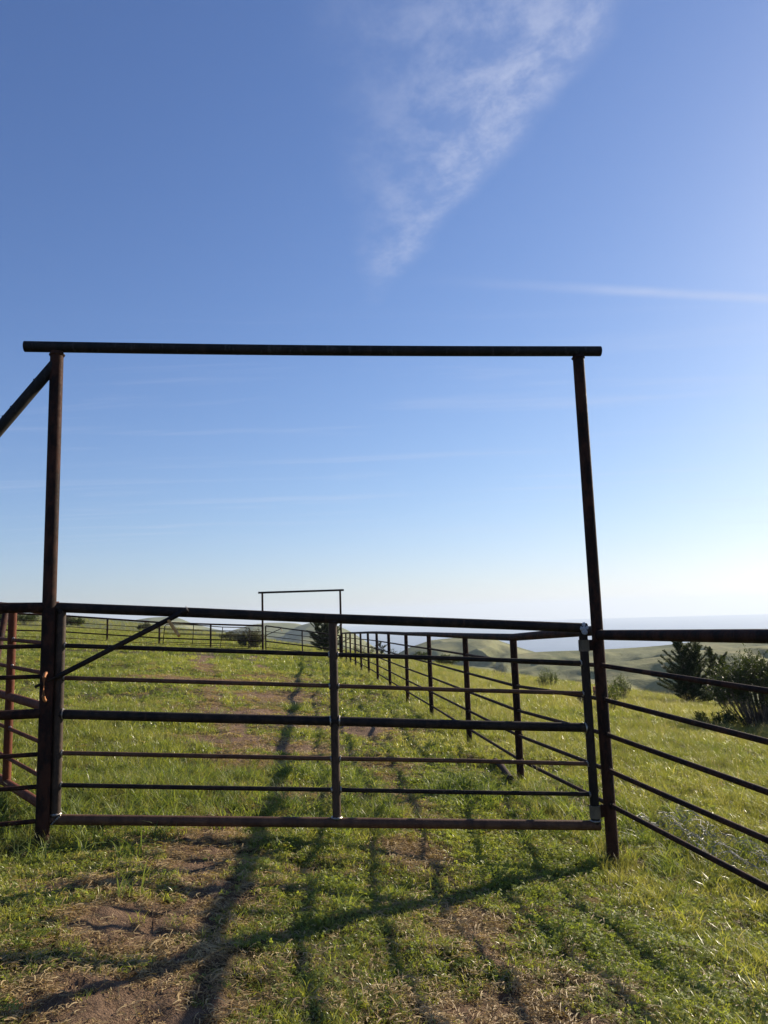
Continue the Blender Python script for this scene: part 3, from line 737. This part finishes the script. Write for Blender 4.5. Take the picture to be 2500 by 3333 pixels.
def conifer(base, h, wd, label, seed, tops=2, lean=0.0, dens=1.0, group=None, shape=.75, name='cypress_tree'):
    g_ = np.random.default_rng(seed); R0_ = root(name, base, label, 'tree', group)
    tm = MB(); Vs = []
    for t_i in range(tops):
        off_ = np.array([(t_i - (tops - 1) / 2) * wd * .28 + lean * .2, g_.normal() * .05, 0]); hh = h * (1 - .12 * t_i)
        spine = [base + (0, 0, -.2), base + off_ * .6 + (0, 0, hh * .4), base + off_ + (lean * .5, 0, hh * .98)]
        tm.tube(spine, [.05 * h / 2, .035 * h / 2, .008], 7)
        nb_ = int(58 * dens)
        for k in range(nb_):
            f_ = (k + g_.random()) / nb_; z_ = hh * (.06 + .9 * f_); ph = g_.random() * 2 * math.pi
            L = wd * .56 * (1 - f_ * shape) * (.4 + .9 * g_.random()) * (.8 + .2 * min(1, f_ * 6))
            st_ = base + off_ * (.4 + .6 * f_) + np.array([0, 0, z_]); up = .10 + 1.0 * f_ + .35 * g_.random()
            dv = np.array([math.cos(ph) + lean, math.sin(ph), up]); dv /= np.linalg.norm(dv)
            end = st_ + dv * L
            tm.tube([st_, (st_ + end) / 2 - (0, 0, .04 * L), end], [.012, .008, .003], 4, False)
            # side sprays
            ns = max(5, int(L / .045)); tt_ = np.linspace(.12, 1.0, ns)
            sd_ = np.cross(dv, [0, 0, 1.0]); sd_ /= np.linalg.norm(sd_)
            for q in tt_:
                c0 = st_ + dv * L * q - np.array([0, 0, .04 * L * math.sin(math.pi * q)])
                for s_ in (-1, 1):
                    sv = dv * .9 + s_ * sd_ * (.55 + .3 * g_.random()) + np.array([0, 0, .25 + .3 * g_.random()]); sv /= np.linalg.norm(sv)
                    sl_ = L * .24 * (1.2 - q * 1.05) * (.5 + .8 * g_.random()) + .02
                    cs = c0 + sv * sl_ * np.linspace(.0, .95, 7)[:, None]
                    v_, _ = leaf_cloud(cs, np.repeat(sv[None], 7, 0), .045 + .015 * h / 2, g_, 2, 4.0, .006)
                    Vs.append(v_)
    tm.build('trunk', M_BARK, R0_); fol_obj('foliage', Vs, M_CONIF, R0_, g_)
    return R0_


def bush(base, h, wd, label, seed, stems=60, leaves=9, mat=None, leafsize=.035, fill=.5, group=None, depth=None, cat='bush', name='bush', bare=.0, flat=.35, leafstart=.35, twq=.35):
    g_ = np.random.default_rng(seed); R0_ = root(name, base, label, cat, group)
    tm = MB(); Vs = []; dp = depth or wd
    for k in range(stems):
        ph = g_.random() * 2 * math.pi; rr = math.sqrt(g_.random()); tx = rr * math.cos(ph) * wd / 2; ty = rr * math.sin(ph) * dp / 2
        hh = h * (1 - flat * rr ** 2) * (.55 + .5 * g_.random() ** .8) * (.8 + .3 * vnoise(np.array([tx * 5 / wd + seed]), np.array([ty * 5 / wd]), seed)[0])
        b0 = base + np.array([tx * .35, ty * .35, -.05]); tip = base + np.array([tx, ty, hh])
        mid = (b0 + tip) / 2 + np.array([tx * .10, ty * .10, 0]) + g_.normal(size=3) * .03 * h
        pts = [b0, (b0 * .5 + mid * .5) + g_.normal(size=3) * .012 * h, mid, (mid + tip) / 2 + g_.normal(size=3) * .02 * h, tip]
        tm.tube(pts, [.008 * h, .006 * h, .0045 * h, .003 * h, .0015 * h], 4, False)
        for tw in range(5):
            q = twq + (.97 - twq) * g_.random(); c0 = pts[2] + (tip - pts[2]) * max(0, (q - .4) / .6) if q > .4 else pts[1]
            dv = g_.normal(size=3) * .6 + np.array([tx, ty, .8]); dv /= np.linalg.norm(dv); L = h * (.10 + .14 * g_.random())
            tm.tube([c0, c0 + dv * L * .5 + g_.normal(size=3) * .01, c0 + dv * L], [.003 * h, .002 * h, .001 * h], 3, False)
            if g_.random() > bare:
                n_ = leaves; cs = c0 + dv * L * g_.uniform(.1, 1.0, n_)[:, None]
                v_, _ = leaf_cloud(cs, np.repeat(dv[None], n_, 0), leafsize, g_, 2, 2.0, leafsize * .5); Vs.append(v_)
        if g_.random() > bare:
            n_ = leaves * 2; q = g_.uniform(leafstart, 1.0, n_)[:, None]; cs = pts[1] + (tip - pts[1]) * q
            v_, _ = leaf_cloud(cs, np.repeat((tip - mid)[None] / np.linalg.norm(tip - mid), n_, 0), leafsize, g_, 2, 2.0, leafsize * .7); Vs.append(v_)
    tm.build('branches', M_TWIG if bare > .3 else M_BARK, R0_)
    if Vs: fol_obj('foliage', Vs, mat or M_BUSH, R0_, g_)
    return R0_


def place(px, py, D):
    """foot of a plant standing on the slope in direction px at distance D"""
    a = sl(px, py); return np.array([a[0] * D, a[1] * D, float(ground(a[0] * D, a[1] * D))])


def height_to(px, py, P_):
    return EYE + sl(px, py)[2] * math.hypot(P_[0], P_[1]) - P_[2]


P_ = place(2248, 2250, 30.0); conifer(P_, height_to(2225, 2078, P_), 2.15, 'dark spiky young cypress on the slope beyond the right fence, left of the big bush', 41, tops=2, dens=1.25)
P_ = place(2345, 2250, 31.5); conifer(P_, height_to(2338, 2112, P_), 1.5, 'smaller dark cypress between the spiky cypress and the big bush', 42, tops=2, dens=.9)
P_ = G(2500, 2385); bush(P_, height_to(2470, 2128, P_), 2.1, 'big leafy bush with bare lower stems at the right picture edge', 43, stems=230, leaves=11, leafsize=.036, flat=.25, leafstart=.72, twq=.70)
P_ = place(1782, 2215, 30); bush(P_, height_to(1782, 2166, P_), .85, 'small round green bush between the first two fence posts', 44, stems=44, leaves=6, leafsize=.028, flat=.5, mat=M_LBUSH)
P_ = place(2020, 2240, 27); bush(P_, height_to(2020, 2187, P_), .75, 'small olive bush just right of the right gateway post', 45, stems=40, leaves=6, leafsize=.028, flat=.5, mat=M_LBUSH)
P_ = place(1982, 2270, 19); bush(P_, height_to(1982, 2205, P_), .45, 'low sprawling green shrub close behind the right gateway post', 46, stems=22, leaves=6, leafsize=.028, mat=M_LBUSH)
P_ = place(2330, 2300, 18); bush(P_, .42, 1.1, 'low dark shrub at the left foot of the big bush', 47, stems=40, leaves=8, leafsize=.03)
P_ = place(1900, 2300, 20); bush(P_, .4, .35, 'small leafy weed clump behind the hinge end of the near gate', 48, stems=20, leaves=8, leafsize=.03, mat=M_BUSH)
P_ = place(1368, 2150, 62); bush(P_, height_to(1368, 2122, P_), 1.9, 'bright green bush on the crest below the round hill', 49, stems=60, leaves=8, leafsize=.07)
P_ = place(1455, 2160, 60); bush(P_, height_to(1455, 2130, P_), 2.0, 'dull olive bush on the crest, right of the bright green one', 50, stems=50, leaves=7, leafsize=.07)
P_ = place(1625, 2185, 42); bush(P_, height_to(1625, 2152, P_), 1.15, 'nearly bare grey twiggy shrub on the crest beside the second fence post', 51, stems=26, leaves=3, leafsize=.03, bare=.75, flat=.1)
P_ = place(1062, 2112, 52); conifer(P_, height_to(1062, 2016, P_), 2.2, 'dark wind-shaped cypress standing behind the far gate', 52, tops=3, lean=-.12, dens=1.0, shape=.55)
P_ = place(1180, 2125, 60); bush(P_, 1.1, 2.2, 'scraggy dark shrub seen through the far fence posts', 53, stems=34, leaves=5, leafsize=.06, bare=.5, flat=.5)
P_ = place(1240, 2132, 58); conifer(P_, height_to(1240, 2091, P_), 1.7, 'small pointed conifer seen between the far posts of the long fence', 54, tops=1, dens=.45)
P_ = place(1280, 2135, 58); bush(P_, height_to(1280, 2106, P_), 1.5, 'bare rounded shrub right of the small pointed conifer', 55, stems=40, leaves=3, leafsize=.05, bare=.7)
P_ = place(815, 2086, 47); bush(P_, height_to(815, 2044, P_), 1.75, 'round dark bush behind the distant fence, left of the far gateway', 56, stems=90, leaves=9, leafsize=.06, mat=M_DRYBUSH)
P_ = place(752, 2072, 62); bush(P_, height_to(752, 2053, P_), 1.8, 'low grey bush left of the round dark bush behind the distant fence', 57, stems=50, leaves=7, leafsize=.07, mat=M_DRYBUSH)
P_ = place(470, 2038, 80); bush(P_, height_to(470, 2022, P_), 1.3, 'tiny dark bush on the skyline in front of the leftmost far hill', 58, stems=40, leaves=7, leafsize=.07, mat=M_DRYBUSH)
for k, (x, y, yt, wdt, lb_) in enumerate(((248, 2026, 2011, 1.7, 'small dark bush on the skyline just right of the left gateway post'), (70, 2012, 1992, 3.2, 'wide bush on the skyline behind the red gate'), (8, 2014, 1994, 2.0, 'bush on the skyline at the left picture edge'), (212, 2024, 2004, 1.4, 'dry twiggy bush on the skyline touching the near gate stile'))):
    P_ = place(x, y, 85); bush(P_, height_to(x, yt, P_), wdt, lb_, 60 + k, stems=70, leaves=8, leafsize=.09, mat=M_BUSH if k != 3 else M_DRYBUSH)

# ------------------------------------------------------------------ grass
def blades(n, h0, h1, spread, wd, lean, g_, segs=3, curl=.5):
    """one tuft: V, F(quads), per-face random"""
    Vs = []; Fs = []; bl = []
    for k in range(n):
        a = g_.random() * 2 * math.pi; r = spread * math.sqrt(g_.random()); p0 = np.array([r * math.cos(a), r * math.sin(a), -.01])
        ph = g_.random() * 2 * math.pi; out = np.array([math.cos(ph), math.sin(ph), 0]) * (.5 + .5 * g_.random()) + np.array([lean, lean * .3, 0])
        h = h0 + (h1 - h0) * g_.random(); ph2 = g_.random() * 2 * math.pi; side = np.array([math.cos(ph2), math.sin(ph2), 0]); w_ = wd * (.6 + .8 * g_.random())
        cu = curl * (.4 + 1.2 * g_.random()); b0 = len(Vs); rv = g_.random()
        for s_ in range(segs + 1):
            q = s_ / segs; c_ = p0 + np.array([0, 0, h * (q - .35 * cu * q * q)]) + out * h * cu * q * q
            ww = w_ * (1 - q ** 1.6) * .5 + .0002
            Vs += [c_ - side * ww, c_ + side * ww]
        for s_ in range(segs): Fs.append((b0 + 2 * s_, b0 + 2 * s_ + 1, b0 + 2 * s_ + 3, b0 + 2 * s_ + 2)); bl.append(rv)
    return np.array(Vs), np.array(Fs), np.array(bl)


def leaflets(n, spread, size, hz_, g_):
    Vs = []; Fs = []; bl = []
    for k in range(n):
        a = g_.random() * 2 * math.pi; r = spread * math.sqrt(g_.random()); c0 = np.array([r * math.cos(a), r * math.sin(a), hz_ * (.3 + g_.random())]); rv = g_.random()
        tl = g_.normal(size=3) * .35 + (0, 0, 1); tl /= np.linalg.norm(tl); u = np.cross(tl, [1, 0, .2]); u /= np.linalg.norm(u); v = np.cross(tl, u); s0 = size * (.6 + .7 * g_.random())
        for q in range(3):
            an = q * 2.094 + a; d_ = math.cos(an) * u + math.sin(an) * v; e_ = np.cross(tl, d_); b0 = len(Vs)
            Vs += [c0, c0 + d_ * s0 * .6 + e_ * s0 * .42 + tl * s0 * .15, c0 + d_ * s0, c0 + d_ * s0 * .6 - e_ * s0 * .42 + tl * s0 * .15]; Fs.append((b0, b0 + 1, b0 + 2, b0 + 3)); bl.append(rv)
    return np.array(Vs), np.array(Fs), np.array(bl)


def litter(n, spread, L, g_, wd=.003):
    Vs = []; Fs = []; bl = []
    for k in range(n):
        a = g_.random() * 2 * math.pi; r = spread * math.sqrt(g_.random()); p = np.array([r * math.cos(a), r * math.sin(a), .004 + .018 * g_.random()]); h = g_.random() * 2 * math.pi; rv = g_.random(); l_ = L * (.4 + g_.random()); bend = g_.normal() * 1.4
        tz = g_.normal() * .35; b0 = len(Vs); w_ = wd * (.6 + .8 * g_.random())
        for s_ in range(4):
            d_ = np.array([math.cos(h), math.sin(h), 0]); e_ = np.array([-d_[1], d_[0], .5]); Vs += [p - e_ * w_ * .5, p + e_ * w_ * .5]; p = p + d_ * l_ / 3 + np.array([0, 0, tz * l_ / 3]); tz -= .3; h += bend / 3
        for s_ in range(3): Fs.append((b0 + 2 * s_, b0 + 2 * s_ + 1, b0 + 2 * s_ + 3, b0 + 2 * s_ + 2)); bl.append(rv)
    Vs = np.array(Vs); Vs[:, 2] = np.maximum(Vs[:, 2], .002)
    return Vs, np.array(Fs), np.array(bl)


def heads(n, h0, h1, g_):
    """thin seed stalks with a drooping head"""
    V0, F0, B0 = blades(n, h0, h1, .05, .0022, .12, g_, 4, .35); Vs = [V0]; Fs = [F0]; Bs = [B0]; b0 = len(V0)
    for k in range(n):
        tip = V0[k * 10 + 8]; pre = V0[k * 10 + 6]; d_ = tip - pre; d_ /= np.linalg.norm(d_)
        for q in range(7):
            c0 = tip - d_ * q * .009; s_ = g_.normal(size=3); s_ /= np.linalg.norm(s_); v_ = np.array([c0, c0 + d_ * .012 + s_ * .004, c0 + d_ * .02, c0 + d_ * .006 - s_ * .002]); Vs.append(v_); Fs.append(np.arange(4)[None] + b0); b0 += 4; Bs.append([.8])
    return np.concatenate(Vs), np.concatenate(Fs), np.concatenate(Bs)


def proto(col, name, geo_, mat):
    V_, F_, B_ = geo_; me_ = np_mesh(name, V_, F_, mat); a_ = me_.attributes.new('bl', 'FLOAT', 'FACE'); a_.data.foreach_set('value', B_.astype(np.float32))
    ob = bpy.data.objects.new(name, me_); col.objects.link(ob); return ob


def scatter(name, protos, X_, Y_, scale, tint, tilt=.12, kindlabel=None, zoff=0):
    col = bpy.data.collections.new(name + '_clumps')
    for k, (geo_, mat) in enumerate(protos): proto(col, '%s_clump_%02d' % (name, k), geo_, mat)
    n_ = len(X_); Z_ = ground(X_, Y_) + zoff
    me_ = bpy.data.meshes.new(name); me_.vertices.add(n_); me_.vertices.foreach_set('co', np.stack([X_, Y_, Z_], -1).astype(np.float32).ravel())
    rot = np.stack([rng.normal(size=n_) * tilt, rng.normal(size=n_) * tilt, rng.random(n_) * 6.283], -1)
    a_ = me_.attributes.new('rot', 'FLOAT_VECTOR', 'POINT'); a_.data.foreach_set('vector', rot.astype(np.float32).ravel())
    a_ = me_.attributes.new('scl', 'FLOAT', 'POINT'); a_.data.foreach_set('value', scale.astype(np.float32))
    a_ = me_.attributes.new('tint', 'FLOAT', 'POINT'); a_.data.foreach_set('value', np.clip(tint, 0, 1).astype(np.float32))
    a_ = me_.attributes.new('idx', 'INT', 'POINT'); a_.data.foreach_set('value', rng.integers(0, len(protos), n_).astype(np.int32))
    me_.update()
    ob = bpy.data.objects.new(name, me_); scene.collection.objects.link(ob); tag(ob, kind='stuff')
    ng = bpy.data.node_groups.new(name + '_scatter', 'GeometryNodeTree')
    ng.interface.new_socket('Geometry', in_out='INPUT', socket_type='NodeSocketGeometry'); ng.interface.new_socket('Geometry', in_out='OUTPUT', socket_type='NodeSocketGeometry')
    gi = ng.nodes.new('NodeGroupInput'); gout = ng.nodes.new('NodeGroupOutput'); ip = ng.nodes.new('GeometryNodeInstanceOnPoints'); ci = ng.nodes.new('GeometryNodeCollectionInfo')
    ci.inputs['Collection'].default_value = col; ci.inputs['Separate Children'].default_value = True; ci.inputs['Reset Children'].default_value = True
    def na(nm, ty):
        q = ng.nodes.new('GeometryNodeInputNamedAttribute'); q.data_type = ty; q.inputs[0].default_value = nm; return q.outputs[0]
    L = ng.links.new
    L(gi.outputs[0], ip.inputs['Points']); L(ci.outputs[0], ip.inputs['Instance']); ip.inputs['Pick Instance'].default_value = True
    L(na('idx', 'INT'), ip.inputs['Instance Index']); L(na('rot', 'FLOAT_VECTOR'), ip.inputs['Rotation']); L(na('scl', 'FLOAT'), ip.inputs['Scale'])
    L(ip.outputs[0], gout.inputs[0])
    md = ob.modifiers.new('scatter', 'NODES'); md.node_group = ng
    return ob


def samp(n, r0, r1, amax=.66, pw=1.0):
    r = np.sqrt(rng.uniform(r0 ** 2, r1 ** 2, n)); a = rng.uniform(-amax, amax, n); return r * np.sin(a), r * np.cos(a), r


def tallmap(x, y):
    """0 short .. 1 tall grass"""
    fx = 1.62 - .1186 * (y - 5.78)
    nearx = np.where(y < 5.78, 1.62 + .165 * (5.78 - y), fx)
    t_ = np.clip((x - nearx - .25) / .7, 0, 1) * np.clip((y - 2.6) / 2.5, .25, 1)
    lf = np.exp(-(((x + 2.15) / .95) ** 2 + ((y - 7.0) / 1.2) ** 2)) * .95
    lf2 = np.exp(-(((x + 3.6) / 1.4) ** 2 + ((y - 9) / 4) ** 2)) * .75
    lf3 = np.exp(-(((x + 3.1) / .4) ** 2 + ((y - 5.0) / .45) ** 2)) * .6
    md_ = np.exp(-(((x + .2) / .3) ** 2 + ((y - 6.3) / .4) ** 2)) * .8
    fr_ = np.exp(-(np.abs(x - fx) / .22) ** 2) * .5
    t_ = np.maximum.reduce([t_, lf, lf2, lf3, md_, fr_])
    return np.clip(t_ * (.6 + .8 * fbm(x * .9, y * .9, 77, 3)), 0, 1)


g0 = np.random.default_rng(99)
P_clover = [(leaflets(34, .07, .0085, .013, g0), M_CLOVER) for _ in range(5)]
P_short = [(blades(26, .025, .07, .055, .0050, 0, g0, 3, 1.0), M_GRASS) for _ in range(5)] + [(leaflets(16, .055, .013, .022, g0), M_CLOVER) for _ in range(2)]
P_mid = [(blades(26, .06, .14, .06, .0055, .05, g0, 3, 1.0), M_GRASS) for _ in range(6)]
P_tall = [(blades(30, .14, .30, .08, .0045, .22, g0, 4, .8), M_TALL) for _ in range(5)] + [(blades(22, .12, .26, .08, .007, .15, g0, 4, .9), M_GRASS) for _ in range(2)]
P_lit = [(litter(26, .08, .06, g0, .0042), M_STRAW) for _ in range(6)]
P_head = [(heads(7, .28, .48, g0), M_STALK) for _ in range(5)]


def patch(x, y, s=1.1, seed=5): return fbm(x * s, y * s, seed, 4)


# short grass
XX = []
for n_, r0, r1, sc in ((30000, 2.2, 7, .9), (30000, 7, 14, 1.25), (36000, 14, 30, 1.9), (30000, 30, 70, 3.2)):
    x, y, r = samp(n_, r0, r1); d = dirtf(x, y); keep = rng.random(n_) > np.clip((d - .22) * 3.0, 0, .985)
    keep &= rng.random(n_) > tallmap(x, y) * .6
    keep &= rng.random(n_) < .25 + 1.9 * np.clip(patch(x, y, 2.2, 43) - .25, 0, 1)
    XX.append((x[keep], y[keep], np.full(keep.sum(), sc) * rng.uniform(.7, 1.3, keep.sum()), d[keep]))
x, y, s_, d = (np.concatenate([q[k] for q in XX]) for k in range(4))
hv = .3 + 1.15 * patch(x, y, 1.4, 41)
tn = .38 + 1.9 * (patch(x, y, .9, 51) - .5) + rng.normal(size=len(x)) * .2 + d * .6
scatter('short_grass', P_short, x, y, s_ * hv, tn, .15)
x, y, r = samp(34000, 2.2, 9); d = dirtf(x, y); pm = np.clip(patch(x, y, 1.6, 203) * 3.0 - 1.2, 0, .8) * np.clip((x + .7) / .8, .15, 1) * (rng.random(len(x)) > np.clip((d - .15) * 3, 0, 1)) * (1 - tallmap(x, y) * .8)
keep = rng.random(len(x)) < pm; x, y = x[keep], y[keep]
scatter('clover', P_clover, x, y, rng.uniform(.7, 1.3, len(x)) * (.8 + .6 * patch(x, y, 1.1, 7)), .55 + 1.5 * (patch(x, y, .8, 207) - .5) + rng.normal(size=len(x)) * .15, .25)
# medium
XX = []
for n_, r0, r1, sc in ((9000, 2.2, 7, .9), (16000, 7, 14, 1.0), (22000, 14, 30, 1.5), (22000, 30, 75, 2.4)):
    x, y, r = samp(n_, r0, r1); d = dirtf(x, y); pm = np.clip(patch(x, y, 1.3, 61) * 2.6 - 1.05, 0, 1); keep = (rng.random(n_) < np.maximum(pm, tallmap(x, y) * .8)) & (rng.random(n_) > np.clip((d - .12) * 4, 0, 1))
    XX.append((x[keep], y[keep], np.full(keep.sum(), sc) * rng.uniform(.6, 1.3, keep.sum()), d[keep]))
x, y, s_, d = (np.concatenate([q[k] for q in XX]) for k in range(4))
hs = np.where(tallmap(x, y) > .3, 1.0, .55 + .35 * (np.hypot(x, y) > 8)) * (.6 + .9 * patch(x, y, .7, 301))
tn = .42 + 1.9 * (patch(x, y, .6, 71) - .5) + rng.normal(size=len(x)) * .2
scatter('meadow_grass', P_mid, x, y, s_ * hs, tn, .15)
# deep green broad-bladed tufts
M_DEEP = leaf_mat('broad_grass_blades', [(0.05, (.085, .125, .04)), (.5, (.15, .20, .055)), (1, (.27, .31, .10))], .45, .5, .3)
P_deep = [(blades(24, .10, .24, .07, .0085, .1, g0, 4, 1.1), M_DEEP) for _ in range(5)]
XX = []
for n_, r0, r1, sc in ((5200, 3.0, 8, 1.0), (3500, 8, 16, .9), (3500, 16, 40, 1.2)):
    x, y, r = samp(n_, r0, r1); pm = np.clip(patch(x, y, .8, 163) * 3.4 - 1.85, 0, 1) * np.where((x < -1.2) | (y > 7), 1, .3) * (1 - np.clip(dirtf(x, y) * 3, 0, 1))
    pm = np.maximum(pm * np.clip((y - 4.2) / 1.5, .25, 1), np.exp(-(((x + 2.0) / .9) ** 2 + ((y - 6.8) / 1.0) ** 2)) * 1.0)
    pm = np.maximum(pm, np.exp(-(((x + .3) / .35) ** 2 + ((y - 6.4) / .45) ** 2)) * .9)
    pm = np.maximum(pm, np.exp(-(((x - 2.0) / .35) ** 2 + ((y - 6.2) / 1.2) ** 2)) * .3)
    keep = rng.random(n_) < pm; XX.append((x[keep], y[keep], np.full(keep.sum(), sc) * rng.uniform(.5, 1.15, keep.sum())))
x, y, s_ = (np.concatenate([q[k] for q in XX]) for k in range(3))
scatter('broad_grass', P_deep, x, y, s_, rng.random(len(x)), .2)
# tall
XX = []
for n_, r0, r1, sc in ((5000, 2.6, 8, .6), (11000, 8, 16, .75), (20000, 16, 34, 1.1), (16000, 34, 75, 1.35), (9000, 75, 160, 2.2)):
    x, y, r = samp(n_, r0, r1); tm_ = tallmap(x, y); keep = rng.random(n_) < np.clip(tm_ * 1.3 - .15, 0, 1) * (.35 + .65 * (patch(x, y, .35, 87) > .42))
    if r1 > 60: keep |= rng.random(n_) < .35
    XX.append((x[keep], y[keep], np.full(keep.sum(), sc) * rng.uniform(.6, 1.25, keep.sum())))
for P_ in [LP, RP] + FP[1:9] + [RP + ndir * 2.6]:
    n_ = 16; XX.append((P_[0] + rng.normal(size=n_) * .12, P_[1] + rng.normal(size=n_) * .12, rng.uniform(.35, .75, n_)))
x, y, s_ = (np.concatenate([q[k] for q in XX]) for k in range(3))
tn = .52 + 1.4 * (patch(x, y, .25, 91) - .5) + rng.normal(size=len(x)) * .15 + .12 * (np.hypot(x, y) > 14) - .12 * (np.hypot(x, y) < 12) - .2 * (x < -1)
scatter('tall_grass', P_tall, x, y, s_, tn, .12)
# straw litter on the worn track
x1, y1, r = samp(26000, 2.2, 9); x2, y2, r = samp(16000, 9, 26); x = np.concatenate([x1, x2]); y = np.concatenate([y1, y2]); sc = np.concatenate([np.full(len(x1), .75), np.full(len(x2), 1.4)])
d = dirtf(x, y); keep = rng.random(len(x)) < np.clip(.22 + d * 1.3, 0, .8) * (1 - .75 * (d > .75)); x, y, sc = x[keep], y[keep], sc[keep]
scatter('dead_grass', P_lit, x, y, sc * rng.uniform(.6, 1.2, len(x)), rng.random(len(x)), .1)
# seed stalks
x, y, r = samp(9000, 6, 45); keep = (tallmap(x, y) > .35) & (x > 0) & (rng.random(len(x)) < .3 * (patch(x, y, .3, 95) > .5) + .05); x, y, r = x[keep], y[keep], r[keep]
scatter('seed_stalks', P_head, x, y, rng.uniform(.7, 1.1, len(x)), rng.random(len(x)), .15)
for o in list(bpy.data.objects):
    if '_o' in o: del o['_o']
